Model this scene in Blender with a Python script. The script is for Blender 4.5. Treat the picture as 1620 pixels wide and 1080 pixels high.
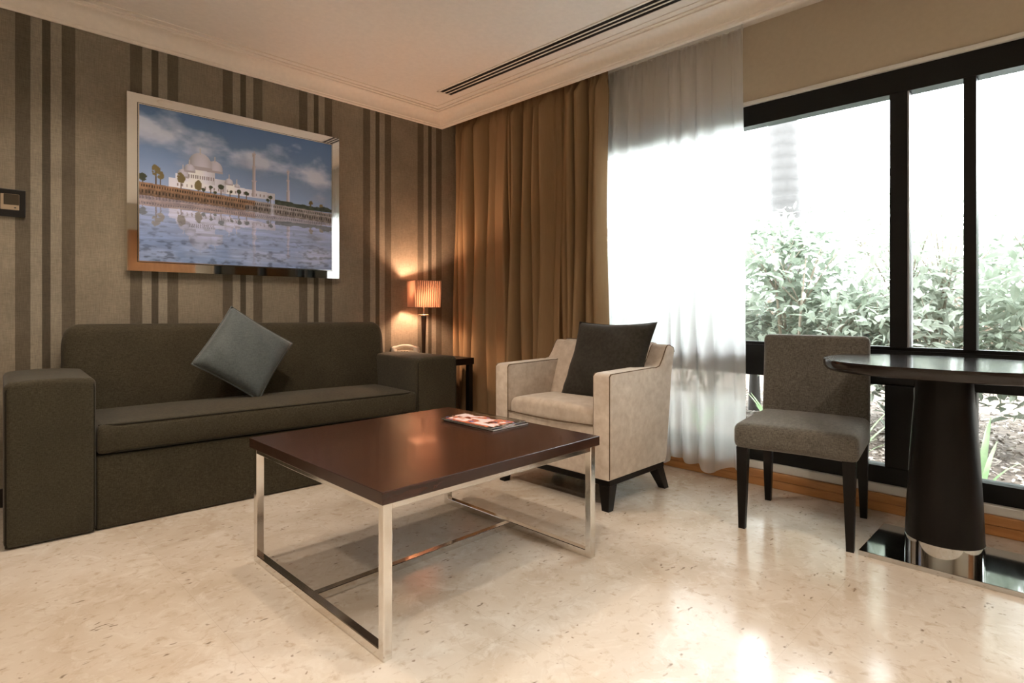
import bpy, bmesh, math, random
import numpy as np
from mathutils import Vector, Matrix, Euler

for o in list(bpy.data.objects): bpy.data.objects.remove(o)
SC = bpy.context.scene
COL = SC.collection
PI = math.pi

# ------------------------------------------------------------ camera, sky, lights, exposure
cd = bpy.data.cameras.new('camera'); cam = bpy.data.objects.new('camera', cd); COL.objects.link(cam)
cd.sensor_fit = 'HORIZONTAL'; cd.sensor_width = 36; cd.lens = 914 / 1620 * 36
cd.shift_y = -(540 - 487) / 1620
cd.clip_start = 0.05
cam.location = (0, 0, 0.95)
cam.rotation_euler = (math.radians(90), 0, math.radians(-45))
SC.camera = cam

SC.view_settings.view_transform = 'Standard'; SC.view_settings.look = 'None'
SC.view_settings.gamma = 1; SC.view_settings.use_curve_mapping = False
SC.view_settings.exposure = 0.88

world = bpy.data.worlds.new('overcast_sky'); SC.world = world; world.use_nodes = True
wb = world.node_tree.nodes['Background']
wb.inputs[0].default_value = (0.93, 0.97, 1.0, 1); wb.inputs[1].default_value = 12.5

def add_light(name, kind, loc, energy, color, size=0.1, target=None, spot=None, blend=0.6):
    l = bpy.data.lights.new(name, kind); l.energy = energy; l.color = color
    if kind == 'AREA': l.shape = 'DISK'; l.size = size
    else: l.shadow_soft_size = size
    if kind == 'SPOT': l.spot_size = math.radians(spot); l.spot_blend = blend
    o = bpy.data.objects.new(name, l); COL.objects.link(o); o.location = loc
    if target is not None:
        o.rotation_euler = (Vector(target) - Vector(loc)).to_track_quat('-Z', 'Y').to_euler()
    return o
WARM = (1.0, 0.84, 0.68)
DOWN = [(0.60, 2.80, 27), (1.22, 2.36, 27), (0.62, 2.12, 20), (-0.5, 2.3, 24), (0.6, 0.6, 30), (-0.6, 0.2, 30), (1.9, 0.0, 32), (1.4, -1.4, 30), (-0.4, -1.6, 30)]
for (x, y, e) in DOWN:
    add_light('downlight_bulb', 'SPOT', (x, y, 2.455), e, WARM, 0.035, (x, y, 0), 130, 0.8)

# ------------------------------------------------------------ materials
def mat(name, base=(0.5, 0.5, 0.5), rough=0.5, metal=0.0, spec=0.5, coat=0.0, coat_rough=0.05, sheen=0.0):
    m = bpy.data.materials.new(name); m.use_nodes = True
    b = m.node_tree.nodes['Principled BSDF']
    b.inputs['Base Color'].default_value = (*base, 1); b.inputs['Roughness'].default_value = rough
    b.inputs['Metallic'].default_value = metal; b.inputs['Specular IOR Level'].default_value = spec
    b.inputs['Coat Weight'].default_value = coat; b.inputs['Coat Roughness'].default_value = coat_rough
    b.inputs['Sheen Weight'].default_value = sheen
    return m
class NT:
    def __init__(s, m): s.m = m; s.t = m.node_tree; s.b = s.t.nodes.get('Principled BSDF')
    def n(s, typ, **kw):
        nd = s.t.nodes.new(typ)
        for k, v in kw.items():
            if k.startswith('i_'):
                key = k[2:]; key = int(key) if key.isdigit() else key.replace('_', ' ')
                nd.inputs[key].default_value = v
            else: setattr(nd, k, v)
        return nd
    def l(s, a, b): s.t.links.new(a, b)
    def coord(s, kind='Object', scale=(1, 1, 1), rot=(0, 0, 0)):
        c = s.n('ShaderNodeTexCoord'); mp = s.n('ShaderNodeMapping')
        mp.inputs['Scale'].default_value = scale; mp.inputs['Rotation'].default_value = rot
        s.l(c.outputs[kind], mp.inputs[0]); return mp.outputs[0]
    def noise(s, vec, scale, detail=3, rough=0.5, dist=0.0):
        n = s.n('ShaderNodeTexNoise'); n.inputs['Scale'].default_value = scale; n.inputs['Detail'].default_value = detail
        n.inputs['Roughness'].default_value = rough; n.inputs['Distortion'].default_value = dist
        s.l(vec, n.inputs['Vector']); return n.outputs['Fac']
    def ramp(s, fac, stops, interp='LINEAR'):
        r = s.n('ShaderNodeValToRGB'); r.color_ramp.interpolation = interp
        e = r.color_ramp.elements
        while len(e) > 1: e.remove(e[-1])
        e[0].position = stops[0][0]; e[0].color = (*stops[0][1], 1)
        for p, c in stops[1:]:
            k = e.new(p); k.color = (*c, 1)
        s.l(fac, r.inputs[0]); return r.outputs[0]
    def mix(s, a, b, fac, mode='MIX'):
        n = s.n('ShaderNodeMix', data_type='RGBA', blend_type=mode)
        for v, i in ((a, 6), (b, 7)):
            if isinstance(v, tuple): n.inputs[i].default_value = (*v, 1)
            else: s.l(v, n.inputs[i])
        if isinstance(fac, float): n.inputs[0].default_value = fac
        else: s.l(fac, n.inputs[0])
        return n.outputs[2]
    def math(s, op, a, b=None):
        n = s.n('ShaderNodeMath', operation=op)
        for v, i in ((a, 0), (b, 1)):
            if v is None: continue
            if isinstance(v, (int, float)): n.inputs[i].default_value = v
            else: s.l(v, n.inputs[i])
        return n.outputs[0]
    def bump(s, h, strength=0.3, dist=0.002):
        n = s.n('ShaderNodeBump'); n.inputs['Strength'].default_value = strength; n.inputs['Distance'].default_value = dist
        s.l(h, n.inputs['Height']); s.l(n.outputs[0], s.b.inputs['Normal']); return n
    def color(s, c): s.l(c, s.b.inputs['Base Color'])

def fabric(name, dark, light, scale=260, rough=0.9, sheen=0.3, weave=True, blot=0.25):
    m = mat(name, light, rough, sheen=sheen, spec=0.2); t = NT(m); v = t.coord()
    n1 = t.noise(v, scale, 2, 0.6)
    n2 = t.noise(v, 6, 3)
    f = n1
    if weave:
        na = t.noise(t.coord(scale=(1, 1, 0.25)), scale * 1.1, 2, 0.6); nb = t.noise(t.coord(scale=(0.25, 0.25, 1)), scale * 0.9, 2, 0.6)
        f = t.math('ADD', t.math('MULTIPLY', na, 0.5), t.math('MULTIPLY', nb, 0.5))
    c = t.ramp(f, [(0.30, dark), (0.70, light)])
    c2 = t.mix(c, tuple(x * 0.72 for x in dark), t.math('MULTIPLY', t.ramp(n2, [(0.4, (0, 0, 0)), (0.75, (1, 1, 1))]), blot))
    t.color(c2); t.bump(f, 0.35, 0.0015)
    return m

M = {}
M['sofa'] = fabric('sofa_tweed', (0.019, 0.0155, 0.009), (0.070, 0.058, 0.034), 330, sheen=0.1)
M['sofa_piping'] = fabric('sofa_piping', (0.014, 0.012, 0.008), (0.03, 0.026, 0.018), 300, weave=False, sheen=0.0)
M['teal'] = fabric('slate_cushion_cloth', (0.050, 0.064, 0.066), (0.105, 0.122, 0.125), 220, rough=0.6)
M['taupe'] = fabric('taupe_velvet', (0.018, 0.015, 0.010), (0.036, 0.031, 0.023), 60, rough=0.7, sheen=0.15, weave=False, blot=0.4)
M['cream'] = fabric('cream_velvet', (0.48, 0.385, 0.30), (0.62, 0.53, 0.44), 26, rough=0.75, sheen=0.5, weave=False, blot=0.35)
M['cream_piping'] = fabric('cream_piping', (0.10, 0.065, 0.04), (0.16, 0.11, 0.07), 40, weave=False, sheen=0.0)
M['chair'] = fabric('grey_weave', (0.045, 0.041, 0.034), (0.19, 0.175, 0.148), 300, rough=0.95)

def wood(name, dark, light, rough=0.3, coat=0.0, scale=(1, 12, 12), sc=3.0, spec=0.5):
    m = mat(name, light, rough, coat=coat, spec=spec); t = NT(m); v = t.coord(scale=scale)
    n = t.noise(v, sc, 6, 0.65, 0.8)
    t.color(t.ramp(n, [(0.3, dark), (0.7, light)])); t.bump(n, 0.04, 0.001)
    return m
M['walnut'] = wood('dark_walnut', (0.020, 0.007, 0.0035), (0.044, 0.0155, 0.008), 0.27, coat=0.1, scale=(2, 14, 14))
M['walnut_edge'] = wood('dark_walnut_edge', (0.012, 0.007, 0.005), (0.026, 0.015, 0.010), 0.4)
M['ebony'] = wood('ebony_leg', (0.003, 0.0022, 0.0018), (0.007, 0.005, 0.004), 0.38, spec=0.2, scale=(10, 10, 1))
M['ebony_top'] = wood('ebony_table_top', (0.008, 0.005, 0.004), (0.016, 0.010, 0.008), 0.15, scale=(10, 1.5, 10), coat=0.1, spec=0.4)
M['pine'] = wood('varnished_pine', (0.40, 0.17, 0.05), (0.58, 0.285, 0.10), 0.35, coat=0.2, scale=(10, 1.2, 14), sc=2.5)
M['door_wood'] = wood('orange_door_wood', (0.25, 0.10, 0.03), (0.40, 0.17, 0.06), 0.4, scale=(10, 10, 1))
M['chrome'] = mat('polished_chrome', (0.80, 0.78, 0.75), 0.13, 1.0)
t = NT(M['chrome']); t.bump(t.noise(t.coord(), 30, 2), 0.02, 0.001)
M['steel'] = mat('brushed_steel_plate', (0.62, 0.62, 0.62), 0.07, 1.0)
t = NT(M['steel']); t.bump(t.noise(t.coord(), 60, 2), 0.015, 0.0004)
M['mirror'] = mat('mirror_frame', (0.86, 0.85, 0.83), 0.03, 1.0)
t = NT(M['mirror']); t.bump(t.noise(t.coord(), 3, 1), 0.01, 0.002)
M['black_frame'] = mat('black_aluminium', (0.003, 0.0035, 0.004), 0.42, 0.0, 0.25)
t = NT(M['black_frame']); t.bump(t.noise(t.coord(), 120, 2), 0.05, 0.0005)
M['glint'] = mat('grey_glint', (0.30, 0.30, 0.31), 0.5); t = NT(M['glint']); t.bump(t.noise(t.coord(), 80, 2), 0.05, 0.0005)
M['white_bead'] = mat('white_bead', (0.70, 0.69, 0.66), 0.45); t = NT(M['white_bead']); t.bump(t.noise(t.coord(), 60, 2), 0.05, 0.0005)
def paint(name, c, rough=0.8, var=0.03, sc=40):
    m = mat(name, c, rough, spec=0.25); t = NT(m); n = t.noise(t.coord(), sc, 3)
    t.color(t.ramp(n, [(0.3, tuple(x * (1 - var) for x in c)), (0.7, tuple(min(1, x * (1 + var)) for x in c))])); t.bump(n, 0.05, 0.001)
    return m
M['ceiling'] = paint('ceiling_paint', (0.80, 0.735, 0.675))
M['crown'] = paint('crown_paint', (0.80, 0.72, 0.64), 0.5)
M['beige'] = paint('beige_wall_paint', (0.50, 0.425, 0.325), 0.85)
M['slot'] = paint('vent_slot_shade', (0.012, 0.010, 0.009), 0.7)
M['phone'] = paint('ivory_plastic', (0.62, 0.55, 0.46), 0.35)
M['blackplastic'] = paint('black_plastic', (0.012, 0.011, 0.010), 0.35)
M['beigeplastic'] = paint('beige_plastic', (0.33, 0.25, 0.17), 0.4)
M['display'] = paint('dim_display', (0.055, 0.043, 0.030), 0.2)
M['page'] = paint('page_edges', (0.75, 0.75, 0.74), 0.6, 0.1, 400)
M['lamp_metal'] = mat('lamp_metal', (0.55, 0.42, 0.33), 0.2, 1.0); t = NT(M['lamp_metal']); t.bump(t.noise(t.coord(), 60, 2), 0.03, 0.0005)
M['lamp_stem'] = wood('lamp_stem_wood', (0.035, 0.018, 0.011), (0.07, 0.035, 0.02), 0.25, scale=(10, 10, 1))
M['fence'] = wood('weathered_fence', (0.05, 0.035, 0.025), (0.12, 0.085, 0.06), 0.85, scale=(1, 6, 1))
M['bark'] = None

# floor marble
m = mat('cream_marble', (0.62, 0.52, 0.42), 0.09, coat=0.0, spec=0.5); t = NT(m); v = t.coord()
n1 = t.noise(v, 2.2, 6, 0.6, 0.6); n2 = t.noise(v, 9, 8, 0.7, 1.2); n3 = t.noise(v, 28, 4, 0.6, 0.4)
base = t.ramp(n1, [(0.3, (0.52, 0.43, 0.335)), (0.5, (0.61, 0.53, 0.44)), (0.70, (0.67, 0.60, 0.52))])
base = t.mix(base, (0.73, 0.68, 0.61), t.math('MULTIPLY', t.ramp(n2, [(0.5, (0, 0, 0)), (0.7, (1, 1, 1))]), 0.7))
base = t.mix(base, (0.40, 0.29, 0.19), t.math('MULTIPLY', t.ramp(n3, [(0.55, (0, 0, 0)), (0.72, (1, 1, 1))]), 0.55))
# fine veins and stylolites
vv = t.n('ShaderNodeTexVoronoi', feature='DISTANCE_TO_EDGE', i_Scale=3.4)
wn = t.n('ShaderNodeTexNoise', i_Scale=4.0, i_Detail=4.0); t.l(v, wn.inputs['Vector'])
ad = t.n('ShaderNodeMix', data_type='VECTOR'); ad.inputs[0].default_value = 0.22; t.l(v, ad.inputs[4]); t.l(wn.outputs['Color'], ad.inputs[5])
t.l(ad.outputs[1], vv.inputs['Vector'])
vein = t.math('MULTIPLY', t.ramp(vv.outputs['Distance'], [(0.0, (1, 1, 1)), (0.012, (0, 0, 0))]), t.ramp(n2, [(0.42, (0, 0, 0)), (0.6, (1, 1, 1))]))
base = t.mix(base, (0.36, 0.26, 0.17), t.math('MULTIPLY', vein, 0.22))
# short dark flecks, stretched
vf = t.coord(scale=(16, 42, 1), rot=(0, 0, 0.6)); fl = t.n('ShaderNodeTexVoronoi', i_Scale=1.0, i_Randomness=1.0); dv = t.n('ShaderNodeTexNoise', i_Scale=30.0, i_Detail=2.0); t.l(v, dv.inputs['Vector']); dm = t.n('ShaderNodeVectorMath', operation='MULTIPLY_ADD'); dm.inputs[1].default_value = (0.9, 0.9, 0); t.l(dv.outputs['Color'], dm.inputs[0]); t.l(vf, dm.inputs[2]); t.l(dm.outputs[0], fl.inputs['Vector'])
msk = t.noise(v, 7, 3)
fleck = t.math('MULTIPLY', t.ramp(fl.outputs['Distance'], [(0.08, (1, 1, 1)), (0.20, (0, 0, 0))]), t.ramp(msk, [(0.52, (0, 0, 0)), (0.58, (1, 1, 1))]))
base = t.mix(base, (0.16, 0.11, 0.07), t.math('MULTIPLY', fleck, 0.75))
vg = t.coord(scale=(30, 24, 1), rot=(0, 0, -0.3)); fg = t.n('ShaderNodeTexVoronoi', i_Scale=1.0, i_Randomness=1.0); dm = t.n('ShaderNodeVectorMath', operation='MULTIPLY_ADD'); dm.inputs[1].default_value = (0.8, 0.8, 0); t.l(dv.outputs['Color'], dm.inputs[0]); t.l(vg, dm.inputs[2]); t.l(dm.outputs[0], fg.inputs['Vector'])
fleck2 = t.math('MULTIPLY', t.ramp(fg.outputs['Distance'], [(0.06, (1, 1, 1)), (0.14, (0, 0, 0))]), t.ramp(n1, [(0.5, (0, 0, 0)), (0.55, (1, 1, 1))]))
base = t.mix(base, (0.20, 0.13, 0.08), t.math('MULTIPLY', fleck2, 0.7))
# tile joints, 0.6 m
br = t.n('ShaderNodeTexBrick', offset=0.0, i_Scale=1.0, i_Mortar_Size=0.0008, i_Mortar_Smooth=0.2, i_Brick_Width=0.6, i_Row_Height=0.6)
br.inputs['Color1'].default_value = (0.97, 0.97, 0.97, 1); br.inputs['Color2'].default_value = (1, 1, 1, 1); br.inputs['Mortar'].default_value = (0.86, 0.84, 0.82, 1)
vb = t.coord(); t.l(vb, br.inputs['Vector'])
base = t.mix(base, br.outputs['Color'], 1.0, 'MULTIPLY')
t.color(base)
rr = t.n('ShaderNodeMapRange', i_3=0.12, i_4=0.20); t.l(n2, rr.inputs[0]); t.l(rr.outputs[0], t.b.inputs['Roughness'])
M['marble'] = m

# striped wallpaper (object X is metres along the wall)
m = mat('striped_wallpaper', (0.3, 0.25, 0.2), 0.75, spec=0.25); t = NT(m); v = t.coord()
sx = t.n('ShaderNodeSeparateXYZ'); t.l(v, sx.inputs[0])
ph = t.math('FRACT', t.math('DIVIDE', t.math('SUBTRACT', sx.outputs[0], 0.276 - 0.4725 * 10), 0.4725))
P = 0.4725
base_c = (0.225, 0.190, 0.140); lane = (0.255, 0.222, 0.170); dk = (0.112, 0.093, 0.066); dk2 = (0.080, 0.066, 0.046)
c = t.ramp(ph, [(0, dk), (0.057 / P, lane), (0.100 / P, dk2), (0.134 / P, lane), (0.178 / P, dk), (0.234 / P, base_c)], 'CONSTANT')
lin = t.n('ShaderNodeTexNoise', i_Scale=1.0, i_Detail=3.0); t.l(t.coord(scale=(420, 1, 24)), lin.inputs['Vector'])
lin2 = t.n('ShaderNodeTexNoise', i_Scale=1.0, i_Detail=3.0); t.l(t.coord(scale=(40, 1, 420)), lin2.inputs['Vector'])
wv = t.math('ADD', t.math('MULTIPLY', lin.outputs['Fac'], 0.5), t.math('MULTIPLY', lin2.outputs['Fac'], 0.5))
c = t.mix(c, t.ramp(wv, [(0.3, (0.72, 0.72, 0.72)), (0.7, (1.28, 1.28, 1.28))]), 1.0, 'MULTIPLY')
c = t.mix(c, t.ramp(t.noise(v, 5, 4), [(0.3, (0.88, 0.88, 0.88)), (0.7, (1.1, 1.1, 1.1))]), 1.0, 'MULTIPLY')
t.color(c); t.bump(wv, 0.25, 0.001)
M['wallpaper'] = m

# translucent cloths
def cloth(name, diff, transl, transp, mixd=0.5, fib=500, tint=(1, 1, 1)):
    m = bpy.data.materials.new(name); m.use_nodes = True; t = NT(m); t.t.nodes.remove(t.b); out = t.t.nodes['Material Output']
    d = t.n('ShaderNodeBsdfDiffuse'); d.inputs[0].default_value = (*diff, 1)
    tr = t.n('ShaderNodeBsdfTranslucent'); tr.inputs[0].default_value = (*transl, 1)
    mx = t.n('ShaderNodeMixShader'); mx.inputs[0].default_value = mixd
    t.l(d.outputs[0], mx.inputs[1]); t.l(tr.outputs[0], mx.inputs[2]); last = mx.outputs[0]
    n = t.noise(t.coord(scale=(30, 30, 2)), 6, 4); 
    col = t.mix(diff, tuple(x * 0.8 for x in diff), n); t.l(col, d.inputs[0])
    if transp > 0:
        tp = t.n('ShaderNodeBsdfTransparent'); tp.inputs[0].default_value = (*tint, 1); m2 = t.n('ShaderNodeMixShader')
        m2.inputs[0].default_value = transp
        t.l(last, m2.inputs[1]); t.l(tp.outputs[0], m2.inputs[2]); last = m2.outputs[0]
    t.l(last, out.inputs[0]); return m
M['sheer'] = cloth('white_voile', (0.95, 0.94, 0.93), (0.96, 0.96, 0.97), 0.20, 0.80)
M['drape'] = cloth('bronze_drape', (0.37, 0.245, 0.135), (0.25, 0.13, 0.05), 0.0, 0.12)
NTd = NT(M['drape'])
M['shade'] = cloth('pleated_shade', (0.80, 0.50, 0.36), (0.80, 0.48, 0.32), 0.0, 0.6)
t = NT(M['shade']); nd = t.t.nodes
sx = t.n('ShaderNodeSeparateXYZ'); t.l(t.coord(), sx.inputs[0])
wv = t.math('SINE', t.math('MULTIPLY', t.math('ADD', sx.outputs[0], sx.outputs[1]), 2 * PI * 12 / 0.194))
for q in nd:
    if q.type == 'BSDF_TRANSLUCENT': t.l(t.ramp(t.math('ADD', t.math('MULTIPLY', wv, 0.5), 0.5), [(0.25, (0.008, 0.003, 0.0015)), (0.75, (0.060, 0.030, 0.018))]), q.inputs[0])
# clear glass: thin pane, fresnel mix of clear and mirror
m = bpy.data.materials.new('window_glass'); m.use_nodes = True; t = NT(m); t.t.nodes.remove(t.b)
tp = t.n('ShaderNodeBsdfTransparent'); tp.inputs[0].default_value = (0.95, 0.97, 0.96, 1); gl = t.n('ShaderNodeBsdfGlossy', i_Roughness=0.0)
fr = t.n('ShaderNodeFresnel', i_IOR=1.45); mx = t.n('ShaderNodeMixShader')
t.l(fr.outputs[0], mx.inputs[0]); t.l(tp.outputs[0], mx.inputs[1]); t.l(gl.outputs[0], mx.inputs[2]); t.l(mx.outputs[0], t.t.nodes['Material Output'].inputs[0])
M['glass'] = m
m = mat('lamp_bulb', (1, 0.9, 0.8), 0.4); b_ = NT(m).b; b_.inputs['Emission Color'].default_value = (1, 0.63, 0.41, 1); b_.inputs['Emission Strength'].default_value = 430
M['bulb'] = m
m = mat('lit_lens', (1, 0.95, 0.9), 0.4); b_ = NT(m).b; b_.inputs['Emission Color'].default_value = (1, 0.84, 0.68, 1); b_.inputs['Emission Strength'].default_value = 12
M['lens'] = m
def attr_mat(name, rough, coat=0.0):
    m = mat(name, (1, 1, 1), rough, coat=coat); t = NT(m)
    a = t.n('ShaderNodeVertexColor', layer_name='ink'); t.color(a.outputs[0]); return m
M['print'] = attr_mat('printed_canvas', 0.35, 0.1)
M['cover'] = attr_mat('glossy_cover', 0.18, 0.3)
def leafmat(name, a, b, sc=8):
    m = mat(name, a, 0.45, spec=0.4); t = NT(m)
    c = t.ramp(t.noise(t.coord(), sc, 3), [(0.3, a), (0.7, b)]); t.color(c)
    tr = t.n('ShaderNodeBsdfTranslucent'); t.l(c, tr.inputs[0]); mx = t.n('ShaderNodeMixShader'); mx.inputs[0].default_value = 0.5
    t.l(t.b.outputs[0], mx.inputs[1]); t.l(tr.outputs[0], mx.inputs[2]); t.l(mx.outputs[0], t.t.nodes['Material Output'].inputs[0])
    return m
M['leaf'] = leafmat('shrub_leaf', (0.21, 0.25, 0.195), (0.32, 0.36, 0.30))
M['leaf2'] = leafmat('pale_shrub_leaf', (0.27, 0.30, 0.25), (0.39, 0.42, 0.36))
M['frond'] = leafmat('palm_frond', (0.11, 0.13, 0.105), (0.17, 0.19, 0.155))
M['strap'] = leafmat('strap_leaf', (0.18, 0.28, 0.14), (0.36, 0.44, 0.28))
M['trunk'] = wood('palm_trunk', (0.040, 0.037, 0.037), (0.060, 0.056, 0.056), 0.9, scale=(6, 6, 14))
M['stem'] = wood('twig', (0.18, 0.15, 0.12), (0.30, 0.25, 0.20), 0.9)
M['soil'] = paint('dark_soil', (0.12, 0.095, 0.08), 0.95, 0.5, 15)
m = mat('bark_chip', (0.3, 0.24, 0.2), 0.9); t = NT(m)
t.color(t.ramp(t.noise(t.coord(), 9, 3, 0.8), [(0.35, (0.10, 0.08, 0.068)), (0.5, (0.29, 0.245, 0.215)), (0.65, (0.52, 0.48, 0.45))]))
M['chip'] = m

# ------------------------------------------------------------ mesh helpers
def link(name, me, m, parent=None):
    o = bpy.data.objects.new(name, me); COL.objects.link(o)
    if m is not None: me.materials.append(m)
    if parent is not None: o.parent = parent
    return o
class MB:
    def __init__(s): s.v = []; s.f = []; s.sm = []
    def add(s, vs, fs, smooth=False, mtx=None):
        k = len(s.v)
        if mtx is not None: vs = [mtx @ Vector(p) for p in vs]
        s.v += [tuple(p) for p in vs]; s.f += [tuple(i + k for i in f) for f in fs]; s.sm += [smooth] * len(fs)
        return s
    def box(s, x0, x1, y0, y1, z0, z1, mtx=None):
        vs = [(x, y, z) for x in (x0, x1) for y in (y0, y1) for z in (z0, z1)]
        return s.add(vs, [(0, 1, 3, 2), (4, 6, 7, 5), (0, 4, 5, 1), (2, 3, 7, 6), (0, 2, 6, 4), (1, 5, 7, 3)], False, mtx)
    def bev(s, x0, x1, y0, y1, z0, z1, r=0.003, seg=2, mtx=None):
        bm = bmesh.new(); bmesh.ops.create_cube(bm, size=1)
        for v in bm.verts: v.co = Vector(((x0 + x1) / 2 + v.co.x * (x1 - x0), (y0 + y1) / 2 + v.co.y * (y1 - y0), (z0 + z1) / 2 + v.co.z * (z1 - z0)))
        bmesh.ops.bevel(bm, geom=bm.edges[:], offset=r, segments=seg, affect='EDGES', profile=0.5)
        s.bm(bm, mtx); return s
    def bm(s, bm, mtx=None, smooth=False):
        bm.verts.index_update()
        s.add([v.co.copy() for v in bm.verts], [[v.index for v in f.verts] for f in bm.faces], smooth, mtx); bm.free()
    def tube(s, pts, r, n=8, closed=False):
        pts = [Vector(p) for p in pts]; k = len(pts); vs = []; fs = []
        up = None
        for i, p in enumerate(pts):
            a = pts[(i - 1) % k] if (closed or i > 0) else p; b = pts[(i + 1) % k] if (closed or i < k - 1) else p
            d = (b - a).normalized()
            if up is None:
                up = Vector((0, 0, 1)) if abs(d.z) < 0.9 else Vector((1, 0, 0))
            sd = d.cross(up).normalized(); up = sd.cross(d).normalized()
            rr = r[i] if isinstance(r, (list, tuple)) else r
            for j in range(n):
                a_ = 2 * PI * j / n; vs.append(p + (sd * math.cos(a_) + up * math.sin(a_)) * rr)
        for i in range(k if closed else k - 1):
            for j in range(n):
                fs.append((i * n + j, i * n + (j + 1) % n, ((i + 1) % k) * n + (j + 1) % n, ((i + 1) % k) * n + j))
        if not closed: fs.append(tuple(range(n))[::-1]); fs.append(tuple((k - 1) * n + j for j in range(n)))
        return s.add(vs, fs, True)
    def lathe(s, prof, n=48, mtx=None, sx=1, sy=1):
        vs = []; fs = []
        for (r, z) in prof:
            for j in range(n):
                a = 2 * PI * j / n; vs.append((r * math.cos(a) * sx, r * math.sin(a) * sy, z))
        for i in range(len(prof) - 1):
            for j in range(n):
                fs.append((i * n + j, i * n + (j + 1) % n, (i + 1) * n + (j + 1) % n, (i + 1) * n + j))
        fs.append(tuple(range(n))[::-1]); fs.append(tuple((len(prof) - 1) * n + j for j in range(n)))
        return s.add(vs, fs, True, mtx)
    def frustum(s, b, t_, z0, z1):   # b/t = (cx,cy,hx,hy)
        vs = []
        for (c, z) in ((b, z0), (t_, z1)):
            vs += [(c[0] - c[2], c[1] - c[3], z), (c[0] + c[2], c[1] - c[3], z), (c[0] + c[2], c[1] + c[3], z), (c[0] - c[2], c[1] + c[3], z)]
        return s.add(vs, [(0, 3, 2, 1), (4, 5, 6, 7), (0, 1, 5, 4), (1, 2, 6, 5), (2, 3, 7, 6), (3, 0, 4, 7)])
    def build(s, name, m, parent=None, sharp=None):
        me = bpy.data.meshes.new(name); me.from_pydata(s.v, [], s.f); me.update()
        me.polygons.foreach_set('use_smooth', s.sm)
        o = link(name, me, m, parent)
        if sharp: me.set_sharp_from_angle(angle=math.radians(sharp))
        return o
def soft_box(dx, dy, dz, r, n=(20, 16, 8), deform=None):
    """rounded upholstered block centred on the origin, evenly meshed, welded"""
    bm = bmesh.new(); h = (dx / 2, dy / 2, dz / 2)
    cache = {}
    def V(p):
        k = tuple(round(c, 5) for c in p)
        if k not in cache:
            core = Vector([max(-h[i] + r, min(h[i] - r, p[i])) for i in range(3)]); d = Vector(p) - core
            q = core + d.normalized() * r if d.length > 1e-9 else Vector(p)
            cache[k] = bm.verts.new(q)
        return cache[k]
    def lin(a, cnt):     # denser at the rounded rim
        c = [-h[a], -h[a] + r * 0.3, -h[a] + r * 0.65]; inner = [-h[a] + r + (2 * h[a] - 2 * r) * i / cnt for i in range(cnt + 1)]
        return c + inner + [-x for x in reversed(c)]
    L = [lin(i, n[i]) for i in range(3)]
    for ax in range(3):
        u, w = [(1, 2), (2, 0), (0, 1)][ax]
        for sgn in (-1, 1):
            for i in range(len(L[u]) - 1):
                for j in range(len(L[w]) - 1):
                    q = []
                    for (a, b) in ((i, j), (i + 1, j), (i + 1, j + 1), (i, j + 1)):
                        p = [0, 0, 0]; p[ax] = sgn * h[ax]; p[u] = L[u][a]; p[w] = L[w][b]; q.append(V(p))
                    if sgn < 0: q = q[::-1]
                    if len(set(q)) > 2:
                        try: bm.faces.new(q)
                        except ValueError: pass
    if deform:
        for v in bm.verts: v.co = Vector(deform(v.co))
    bmesh.ops.recalc_face_normals(bm, faces=bm.faces)
    return bm
def bm_obj(name, bm, m, parent=None, mtx=None):
    mb = MB(); mb.bm(bm, mtx, True); return mb.build(name, m, parent)
def empty(name, loc, rz=0):
    o = bpy.data.objects.new(name, None); COL.objects.link(o); o.location = loc; o.rotation_euler = (0, 0, rz); o.empty_display_size = 0.1
    return o
def tag(o, label, cat, group=None, kind=None):
    o['label'] = label; o['category'] = cat
    if group: o['group'] = group
    if kind: o['kind'] = kind
    return o
def struct(o): o['kind'] = 'structure'; return o
def prism(prof, axis, a, b):
    """extrude an outline: axis 'x': prof=(y,z) from x=a to b; axis 'y': prof=(x,z)"""
    n = len(prof); vs = []
    for q in (a, b):
        for (u, w) in prof: vs.append((q, u, w) if axis == 'x' else (u, q, w))
    fs = [(i, (i + 1) % n, n + (i + 1) % n, n + i) for i in range(n)] + [tuple(range(n))[::-1], tuple(range(n, 2 * n))]
    bm = bmesh.new(); vv = [bm.verts.new(v) for v in vs]
    for f in fs: bm.faces.new([vv[i] for i in f])
    bmesh.ops.recalc_face_normals(bm, faces=bm.faces)
    return bm

# ------------------------------------------------------------ room shell
XW, YW, XL, YF, ZC = 3.15, 3.67, -1.9, -2.7, 2.49
def sbox(name, m, *b): return struct(MB().box(*b).build(name, m))
sbox('floor', M['marble'], XL - .1, XW, YF - .1, YW + .1, -0.12, 0)
sbox('ceiling', M['ceiling'], XL - .1, XW + .15, YF - .1, YW + .1, ZC, ZC + 0.1)
sbox('wall_back', M['wallpaper'], XL - .1, XW + .15, YW, YW + 0.1, 0, ZC)
sbox('wall_left', M['beige'], XL - 0.1, XL, YF, YW, 0, ZC)
sbox('wall_front', M['beige'], XL, XW, YF - 0.1, YF, 0, ZC)
wr = MB(); wr.box(XW, XW + .15, YF, YW, 2.072, ZC); wr.box(XW, XW + .15, 2.95, YW, 0, 2.072); wr.box(XW, XW + .15, YF, -2.60, 0, 2.072)
struct(wr.build('wall_right', M['beige']))
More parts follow.
